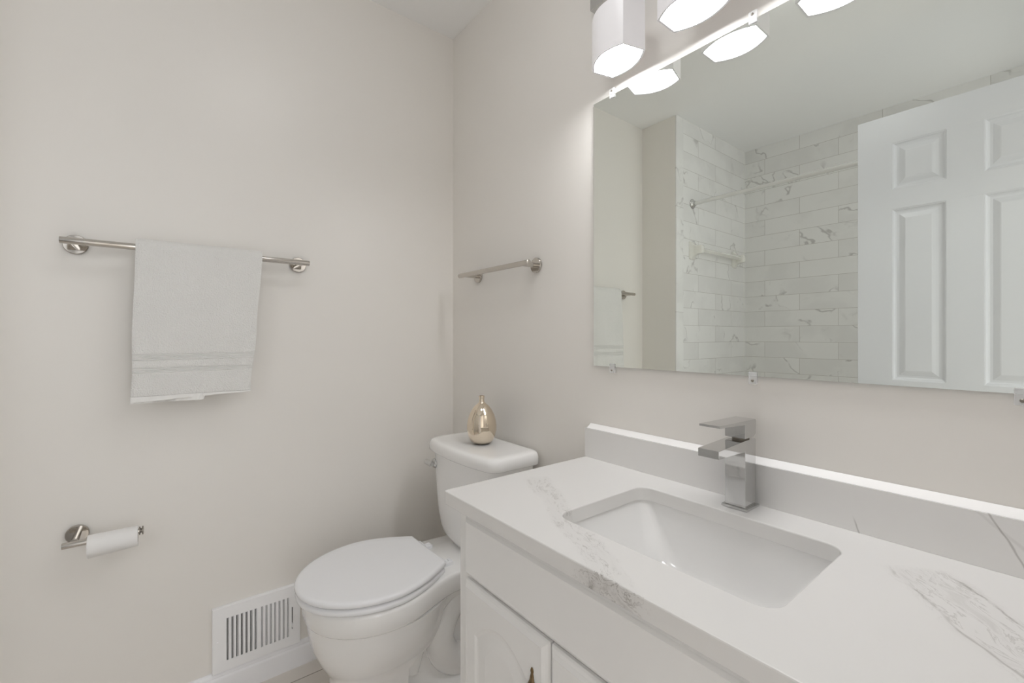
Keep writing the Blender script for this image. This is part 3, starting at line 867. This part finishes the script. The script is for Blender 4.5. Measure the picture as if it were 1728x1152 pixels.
def cab_door(x0, x1, knob_right):
    bm = bmesh.new()
    z0, z1 = 0.120, 0.6070
    rg = slab(bm, x0, x1, z0, z1)
    V = loft(bm, rg, True, (True, False))
    px0, px1, pz0, pz1 = x0 + 0.047, x1 - 0.047, z0 + 0.060, z1 - 0.053
    P = arch_panel(px0, px1, pz0, pz1, 0.048)
    o_ = [(x0 + 0.016, z0 + 0.016), (x1 - 0.016, z0 + 0.016), (x1 - 0.016, z1 - 0.016), (x0 + 0.016, z1 - 0.016)]
    tr = tessellate_polygon([[Vector((p[0], p[1], 0)) for p in o_], [Vector((p[0], p[1], 0)) for p in P]])
    vv = [bm.verts.new((p[0], PYF, p[1])) for p in o_ + P]
    for t in tr: bm.faces.new([vv[i] for i in t])
    cx_, cz_ = (px0 + px1) / 2, (pz0 + pz1) / 2
    rings = []
    for ins, d in ((0, 0), (0.004, 0.0022), (0.008, 0.0034), (0.014, 0.0034), (0.034, 0.0008), (0.038, 0.0003)):
        sx, sz = 1 - 2 * ins / (px1 - px0), 1 - 2 * ins / (pz1 - pz0)
        rings.append([(cx_ + (p[0] - cx_) * sx, PYF + d, cz_ + (p[1] - cz_) * sz) for p in P])
    loft(bm, rings, True, (False, True))
    d_ = link('door', bm, M['cabinet'], cab)
    kx = x1 - 0.037 if knob_right else x0 + 0.037
    bm = bmesh.new()
    zc = 0.500
    prof = [(0.0015, 0.046), (0.0028, 0.044), (0.0036, 0.040), (0.0026, 0.036), (0.0040, 0.031), (0.0050, 0.024), (0.0085, 0.016), (0.0070, 0.010), (0.0095, 0.0), (0.0070, -0.010), (0.0085, -0.016), (0.0050, -0.024), (0.0040, -0.031), (0.0026, -0.036), (0.0036, -0.040), (0.0015, -0.045)]
    loft(bm, [[(kx + r * math.cos(a) * 1.1, PYF - 0.0004 - abs(r * math.sin(a)) * (0.8) if math.sin(a) > 0 else PYF - 0.0003, zc + h) for a in [2 * PI * k / 20 for k in range(20)]] for r, h in prof])
    h_ = link('knob_plate', bm, M['brass'], d_, smooth=60)
    bm = bmesh.new()
    lathe(bm, [(0.004, PYF - 0.006), (0.004, PYF - 0.014), (0.010, PYF - 0.018), (0.013, PYF - 0.023), (0.010, PYF - 0.028), (0.003, PYF - 0.030)], (kx, 0, zc - 0.004), 'y', 24)
    link('knob', bm, M['brass'], d_, smooth=60)
cab_door(0.842, 1.1155, True); cab_door(1.1200, 1.3935, False); cab_door(1.3980, 1.6715, True)
adopt(cab)

# ------------------------------------------------------------------ shower alcove
rod = empty('shower_rod', 'white metal shower curtain rod with chrome flange spanning the tiled alcove', 'shower rod', ((XJ + XR) / 2, -1.55, 1.950))
bm = bmesh.new(); tube(bm, [(XJ + 0.002, -1.55, 1.9505), (0.95, -1.55, 1.9505)], 0.0115, 28); tube(bm, [(0.93, -1.55, 1.9505), (XR - 0.010, -1.55, 1.9505)], 0.0132, 28)
link('rod', bm, M['rod'], rod, smooth=40)
for s_, xw in ((1, XJ + 0.0004), (-1, XR - 0.0084)):
    bm = bmesh.new(); lathe(bm, [(0.029, 0), (0.029, s_ * 0.004), (0.022, s_ * 0.010), (0.0165, s_ * 0.014), (0.016, s_ * 0.020), (0.0118, s_ * 0.021)], (xw, -1.55, 1.9505), 'x', 36)
    link('flange', bm, M['chrome'], rod, smooth=50)
adopt(rod)
cb = empty('ceramic_towel_bar', 'glazed white ceramic towel bar on the marble tile wall of the alcove', 'towel bar', (XJ, -1.815, 1.667))
for yy in (-1.545, -2.080):
    bm = bmesh.new(); rg = []
    for x, hy, hz in ((0.0004, 0.032, 0.056), (0.006, 0.032, 0.056), (0.010, 0.029, 0.052), (0.017, 0.023, 0.041), (0.028, 0.019, 0.031), (0.045, 0.018, 0.026), (0.062, 0.018, 0.026), (0.070, 0.016, 0.024), (0.073, 0.012, 0.020)):
        rg.append([(XJ + x, yy + p[0], 1.667 + p[1]) for p in rrect(-hy, hy, -hz, hz, min(hy, hz) * 0.45, 5)])
    loft(bm, rg); link('post', bm, M['ceramic'], cb, smooth=50)
bm = bmesh.new(); q = 0.015
loft(bm, [[(XJ + 0.052 + q * a, y, 1.668 + q * c) for a, c in ((1, 0), (0, 1), (-1, 0), (0, -1))] for y in (-1.565, -2.062)])
link('bar', bm, M['ceramic'], cb, bevel=0.003)
adopt(cb)
